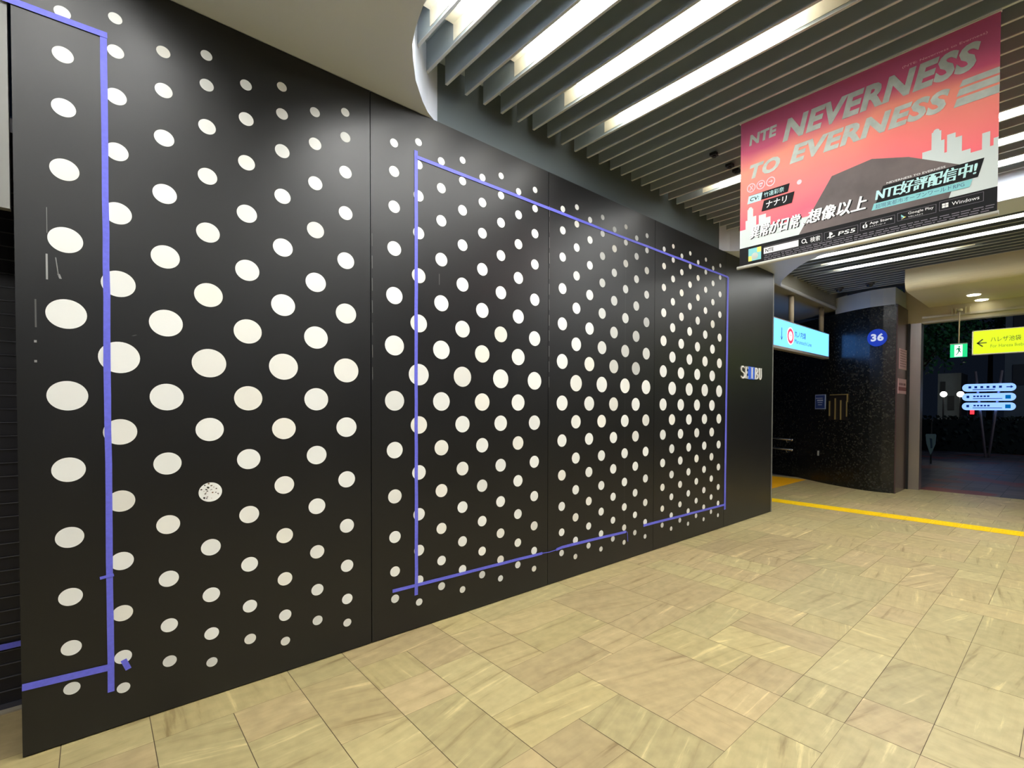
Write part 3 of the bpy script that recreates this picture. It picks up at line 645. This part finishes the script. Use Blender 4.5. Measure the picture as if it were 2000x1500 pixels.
m = MB(); m.tube((11.01,1.455,3.250),(11.01,1.455,3.285),.045,16); m.box(10.99,11.16,1.43,1.48,3.275,3.295)
for dy in (-.13,-.07,.07,.12): m.box(11.12,11.16,1.455+dy-.008,1.455+dy+.008,3.22,3.33)
m.build('bracket', mat('bracket_cream',(.60,.53,.38),.4), ex, (11.01,1.455,3.27))
ys = thing('direction_sign', 'glowing yellow direction sign with a left arrow, hung before the glass door', 'sign', (10.2,.3,2.395))
m = MB(); m.box(10.205,10.30,-.75,1.165,2.405,2.765); m.build('light_box', mat('sign_yellow',(.05,.05,.0),.4,emit=1.25,ecol=(.27,.38,.0)), ys, (10.25,.3,2.4))
m = MB(); m.box(10.2,10.305,1.165,1.182,2.395,2.775); m.box(10.2,10.305,-.77,-.75,2.395,2.775); m.box(10.2,10.305,-.77,1.182,2.392,2.405); m.box(10.2,10.305,-.77,1.182,2.765,2.777)
m.build('frame', mat('frame_cream',(.75,.72,.5),.35), ys, (10.25,.3,2.4))
for y_ in (.15,-.5):
    m = MB(); m.tube((10.25,y_,2.777),(10.25,y_,3.402),.022,12); m.build('hanger', rod_m, ys, (10.25,y_,2.78), smooth=True)
g = MB(); g2 = MB(); ga = MB()
def yp(y, z): return Vector((10.2025, y, z))
for P in ([(1.12,2.565),(1.0,2.565),(1.0,2.583),(1.12,2.583)],[(1.128,2.574),(1.055,2.508),(1.04,2.522),(1.098,2.574)],[(1.128,2.574),(1.055,2.640),(1.04,2.626),(1.098,2.574)]): ga.face([yp(*q) for q in P])
text(g,'ハレザ池袋・東',(10.2025,.955,2.578),U,V,.50,.085,0,.01); text(g2,'For Hareza Ikebukuro',(10.2025,.955,2.492),U,V,.52,.05,0)
g.build('lettering', mat('sign_olive_ink',(.12,.11,.02),.6), ys, (10.2,.7,2.62), recalc=False); g2.build('lettering', mat('sign_olive_ink'), ys, (10.2,.7,2.5), recalc=False); ga.build('arrow', mat('sign_olive_ink'), ys, (10.2,1.08,2.57), recalc=False)
for (x, y), lb in (((10.42,1.195),'nearer small oval downlight in the beige soffit above the yellow sign'),((10.98,1.155),'farther small oval downlight in the beige soffit above the yellow sign')):
    t = thing('downlight', lb, 'downlight', (x,y,3.395), 'downlights in the beige soffit')
    m = MB(); m.tube((x,y,3.394),(x,y,3.402),.105,24); m.build('rim', mat('rim_white',(.8,.76,.6),.4), t, (x,y,3.395))
    m = MB(); m.tube((x,y,3.388),(x,y,3.396),.088,24); m.build('lens', mat('downlight_glow',(1,1,.85),.5,emit=4,ecol=(1,.98,.72)), t, (x,y,3.39))

# ------------------------------------------------------------------ tactile paving
ym = mat('tactile_yellow',(.98,.66,.002),.5); yo = mat('tactile_orange',(.95,.45,.002),.5)
def tactile(x, y, mm, label, group, dots):
    m = MB(); g_ = .002; s_ = .2985
    m.box(x+g_, x+s_-g_, y+g_, y+s_-g_, .0005, .0045)
    if dots:
        for a in range(5):
            for b_ in range(5): m.tube((x+.03+a*.06,y+.03+b_*.06,.0045),(x+.03+a*.06,y+.03+b_*.06,.008),.016,8,0,.011)
    else:
        for a in range(4): m.box(x+.03+a*.07, x+.052+a*.07, y+.02, y+s_-.02, .0045, .0082)
    return tag(m.build('tactile_tile', mm, None, (x+.15,y+.15,0)), label, 'tactile paving', group)
ORD = ['first','second','third','fourth','fifth','sixth','seventh','eighth','ninth','tenth','eleventh','twelfth','thirteenth','fourteenth','fifteenth','sixteenth']
proto = tactile(7.965, .7195, ym, '', '', False)
for k in range(-5, 10):
    o = proto if k == 0 else proto.copy()
    if k: COL.objects.link(o)
    o.location = (7.965+.15, .7195+k*.2985+.15, 0)
    o['category'] = 'tactile paving'; o['group'] = 'yellow tactile line across the passage'; o['label'] = 'yellow tactile tile in the floor line, '+ORD[9-k]+' counting from the hoarding end'
p2 = tactile(9.2, 3.99, yo, '', '', True); first_ = True
for a in range(6):
    for b_ in range(3):
        o = p2 if first_ else p2.copy()
        if not first_: COL.objects.link(o)
        first_ = False
        o.location = (9.2+.15+a*.2985, 3.99+.15+b_*.2985, 0); o['category'] = 'tactile paving'; o['group'] = 'orange tactile patch before the stairs'; o['label'] = 'orange-yellow tactile tile before the stairs, '+ORD[b_]+' row from the front, '+ORD[a]+' from the left'

# ------------------------------------------------------------------ street outside
pv = bpy.data.materials.new('street_pavers'); pv.use_nodes = True; nt = pv.node_tree; b = nt.nodes['Principled BSDF']; b.inputs['Roughness'].default_value = .5
tc = nt.nodes.new('ShaderNodeTexCoord'); br = nt.nodes.new('ShaderNodeTexBrick'); br.inputs['Scale'].default_value = 1.0
br.inputs['Color1'].default_value = (.09,.085,.10,1); br.inputs['Color2'].default_value = (.16,.13,.14,1); br.inputs['Mortar'].default_value = (.04,.04,.045,1)
br.inputs['Brick Width'].default_value = .3; br.inputs['Row Height'].default_value = .3; br.inputs['Mortar Size'].default_value = .006
nt.links.new(tc.outputs['Object'], br.inputs['Vector'])
rp = nt.nodes.new('ShaderNodeTexNoise'); rp.inputs['Scale'].default_value = .9; cr = nt.nodes.new('ShaderNodeValToRGB'); cr.color_ramp.elements[0].position = .56; cr.color_ramp.elements[1].position = .6
mx = nt.nodes.new('ShaderNodeMix'); mx.data_type = 'RGBA'; mx.inputs[7].default_value = (.22,.07,.06,1)
nt.links.new(tc.outputs['Object'], rp.inputs['Vector']); nt.links.new(rp.outputs['Fac'], cr.inputs['Fac']); nt.links.new(cr.outputs['Color'], mx.inputs[0]); nt.links.new(br.outputs['Color'], mx.inputs[6]); nt.links.new(mx.outputs[2], b.inputs['Base Color'])
m = MB(); m.box(11.28, 60, -30, 30, -.3, -.012); struct(m.build('floor_street', pv))

tt = thing('street_totem', 'guide post outside with three glowing pale blue pointer boards on crossed grey poles', 'signpost', (20.68,1.965,-.012))
pm = mat('totem_pole',(.42,.36,.42),.35,metal=.4)
pm.node_tree.nodes['Principled BSDF'].inputs['Emission Strength'].default_value = 0
for (ya, yb2) in ((2.003,2.297),(1.930,1.648)):
    m = MB(); m.tube((20.70,ya,-.012),(20.70,yb2,2.77),.036,14); m.build('pole', pm, tt, (20.70,ya,0), smooth=True)
gl = mat('totem_glow',(.5,.7,1),.5,emit=.62,ecol=(.24,.44,1.0)); gi = mat('totem_ink',(.02,.10,.5),.5,emit=.06,ecol=(.02,.12,.9)); gb = mat('totem_blue',(.0,.2,.6),.5,emit=.2,ecol=(.0,.25,.8))
for k, zc in enumerate((2.237,1.932,1.632)):
    yl_, yr_ = 2.615, 1.305; h = .122; m = MB()
    prof = [(yl_-h+h*math.cos(t)*1.0, zc+h*math.sin(t)) for t in [math.pi/2-math.pi*q/10 for q in range(11)]]
    prof = [(yl_-h-(-h)*math.cos(math.radians(90-18*q)), zc+h*math.sin(math.radians(90-18*q))) for q in range(11)]+[(yr_+h-h*math.cos(math.radians(-90+18*q)), zc+h*math.sin(math.radians(-90+18*q))) for q in range(11)]
    m.plate([(20.60,y,z) for y, z in prof], (-1,0,0), .07, 0)
    if k == 0:
        for q in range(6): m.plate([(20.598,2.42-q*.15+a,zc+.015+b_) for a, b_ in ((.035,-.035),(-.035,-.035),(-.035,.035),(.035,.035))], (-1,0,0), .001, 1)
        m.plate([(20.598,1.53,zc+.025),(20.598,1.43,zc+.025),(20.598,1.43,zc+.055),(20.598,1.365,zc+.01),(20.598,1.43,zc-.035),(20.598,1.43,zc-.005),(20.598,1.53,zc-.005)], (-1,0,0), .001, 1)
        m.plate([(20.598,2.35,zc-.075),(20.598,1.8,zc-.075),(20.598,1.8,zc-.05),(20.598,2.35,zc-.05)], (-1,0,0), .001, 1)
    else:
        m.plate([(20.598,2.50,zc-.03),(20.598,2.43,zc-.03),(20.598,2.43,zc+.05),(20.598,2.50,zc+.05)], (-1,0,0), .001, 1)
        for q in range(5): m.plate([(20.598,2.34-q*.085-k*.01,zc),(20.598,2.28-q*.085-k*.01,zc),(20.598,2.28-q*.085-k*.01,zc+.05),(20.598,2.34-q*.085-k*.01,zc+.05)], (-1,0,0), .001, 1)
        m.plate([(20.598,2.34,zc-.06),(20.598,1.62,zc-.06),(20.598,1.62,zc-.04),(20.598,2.34,zc-.04)], (-1,0,0), .001, 1)
        m.plate([(20.598,1.55,zc-.06),(20.598,1.42,zc-.06),(20.598,1.42,zc+.06),(20.598,1.55,zc+.06)], (-1,0,0), .001, 2)
    o = m.build('pointer_board', [gl, gi, gb], tt, (20.6,1.96,zc)); o['label'] = ['top pointer board with an arrow to the right','middle pointer board with a blue square','lowest pointer board with a blue square'][k]

# trees, hedge, buildings, lamps
leaf = mat('leaf_green',(.04,.20,.07),.5); bark = mat('bark',(.04,.03,.02),.8)
def tree(x, y, h, r, nleaf, label, seed):
    R_ = random.Random(seed); t = thing('street_tree', label, 'tree', (x,y,-.012), 'trees outside the door')
    m = MB(); m.tube((x,y,-.012),(x+.1,y,h*.5),.16,10,0,.10)
    for q in range(6):
        a = R_.uniform(0,6.28); m.tube((x+.1,y,h*.5-.2*q*.3),(x+math.cos(a)*r*.7,y+math.sin(a)*r*.7,h*.75+R_.uniform(-.4,.6)),.06,8,0,.02)
    m.build('trunk', bark, t, (x,y,0))
    m = MB()
    for q in range(nleaf):
        a = R_.uniform(0,6.28); el = R_.uniform(-1,1); rr_ = r*R_.uniform(.35,1.0)**.6*(1+.2*math.sin(3*a))
        c = Vector((x+rr_*math.cos(a)*math.sqrt(1-el*el), y+rr_*math.sin(a)*math.sqrt(1-el*el), h*.72+el*rr_*.85))
        n_ = Vector((R_.uniform(-1,1),R_.uniform(-1,1),R_.uniform(-1,1))).normalized(); u_ = n_.orthogonal().normalized()*R_.uniform(.06,.13); v_ = n_.cross(u_.normalized())*u_.length*.55
        m.face([c-u_, c-v_, c+u_, c+v_])
    m.build('foliage', leaf, t, (x,y,h*.7), recalc=False)
tree(25.2, 4.7, 6.6, 1.9, 3600, 'dark green leafy tree outside, behind the exit sign', 1)
tree(36.4, 3.4, 10.5, 3.0, 4200, 'dark leafy tree outside, above the pointer boards', 2)
m = MB(); R_ = random.Random(9)
for q in range(5200):
    c = Vector((R_.uniform(22.7,23.6), R_.uniform(-6,7), R_.uniform(.0,1.28))); n_ = Vector((R_.uniform(-1,1),R_.uniform(-1,1),R_.uniform(-1,1))).normalized(); u_ = n_.orthogonal().normalized()*.09; v_ = n_.cross(u_.normalized())*.05
    m.face([c-u_,c-v_,c+u_,c+v_])
m.box(22.8,23.5,-6,7,-.012,1.15,1)
o = m.build('hedge', [mat('hedge_leaf',(.008,.018,.008),.7), mat('hedge_core',(.004,.008,.004),.9)], None, (23.2,.5,0), recalc=False); tag(o, 'low dark clipped hedge across the street behind the pointer post', 'hedge')
def building(name, label, x, y0, y1, h, colr, wins, emit):
    t = thing(name, label, 'building', (x,(y0+y1)/2,-.012))
    m = MB(); m.box(x,x+2,y0,y1,-.012,h); m.build('wall', mat(name+'_wall_'+str(int(x)),colr,.8,noise=.1,nscale=3), t, (x,(y0+y1)/2,0))
    for (a, b_, c, d) in wins:
        wf = MB(); wf.box(x-.06,x,a,b_,c,d); w_ = wf.build('window', mat('window_frame_dark',(.05,.055,.06),.5), t, (x,a,c))
        g_ = MB(); g_.box(x-.075,x-.062,a+.05,b_-.05,c+.05,d-.05); g_.build('pane', mat('pane_dark',(.02,.03,.035),.15), w_, (x,a,c))
        g_.v = []
building('far_building', 'pale grey building far outside between the trees, left of the pointer boards', 30, 3.85, 4.75, 3.3, (.32,.36,.36), [(4.1,4.35,1.5,2.2),(4.45,4.65,2.4,2.9)], .1)
building('street_building', 'grey building front outside at the right edge, behind the yellow sign', 26, -4, 1.99, 7, (.20,.24,.27), [(.2,1.75,2.5,3.3),(.2,1.75,4.3,5.4),(-2.4,-.4,2.5,3.3)], .1)
for y, z, lb in ((4.066,2.21,'left of two round white street lamps glowing outside'),(3.481,2.199,'right of two round white street lamps glowing outside, next to the pointer boards')):
    t = thing('street_lamp', lb, 'street lamp', (27,y,-.012), 'round street lamps outside')
    m = MB(); m.tube((27,y,-.012),(27,y,z-.1),.04,10,0,.03); m.build('post', mat('lamp_post',(.03,.03,.035),.5), t, (27,y,0))
    m = MB(); m.ball((27,y,z),.125,0,(1,1,.95),16,10); m.build('globe', mat('globe_glow',(1,1,.9),.5,emit=6,ecol=(1,.98,.85)), t, (27,y,z), smooth=True)
t = thing('traffic_light', 'tiny red pedestrian signal glowing just below the lowest pointer board', 'traffic light', (27,3.08,-.012))
m = MB(); m.tube((27.1,3.08,-.012),(27.1,3.08,1.3),.03,8); m.build('post', mat('lamp_post',(.03,.03,.035),.5), t, (27.1,3.08,0))
m = MB(); m.box(27.0,27.2,2.95,3.21,1.26,1.62); m.build('housing', dk, t, (27.1,3.08,1.4))
m = MB(); m.box(26.985,26.998,3.01,3.15,1.34,1.52); m.build('lens', mat('red_glow',(1,.02,.02),.5,emit=1.5,ecol=(1,.02,.03)), t, (26.99,3.08,1.43))
t = thing('bollard_cover', 'pale blue tapered cloth hanging on a dark post outside, left of the pointer post', 'banner', (17,2.82,-.012))
m = MB(); m.tube((17.05,2.83,-.012),(17.05,2.83,1.2),.02,8); m.ball((17.05,2.82,1.2),.03,0); m.build('post', mat('lamp_post',(.03,.03,.035),.5), t, (17.05,2.83,0))
m = MB(); m.plate([(17.0,2.955,.80),(17.0,2.94,.83),(17.0,2.73,.835),(17.0,2.715,.80),(17.0,2.73,.55),(17.0,2.80,.32),(17.0,2.835,.24),(17.0,2.87,.35),(17.0,2.93,.55)], (-1,0,0), .03, 0)
m.plate([(16.998,2.86,.72),(16.998,2.80,.70),(16.998,2.79,.45),(16.998,2.83,.42)], (-1,0,0), .001, 1)
m.build('cloth', [mat('cloth_blue',(.30,.50,.62),.7), mat('cloth_mark',(.05,.12,.25),.7)], t, (17.0,2.83,.5))
# added unseen point light that brightens the pavement and trees outside
ld = bpy.data.lights.new('street_fill','POINT'); ld.energy = 100; ld.color = (.75,.85,1); ld.shadow_soft_size = .3
lo = bpy.data.objects.new('street_fill', ld); lo.location = (16.5,-3,5.5); COL.objects.link(lo);
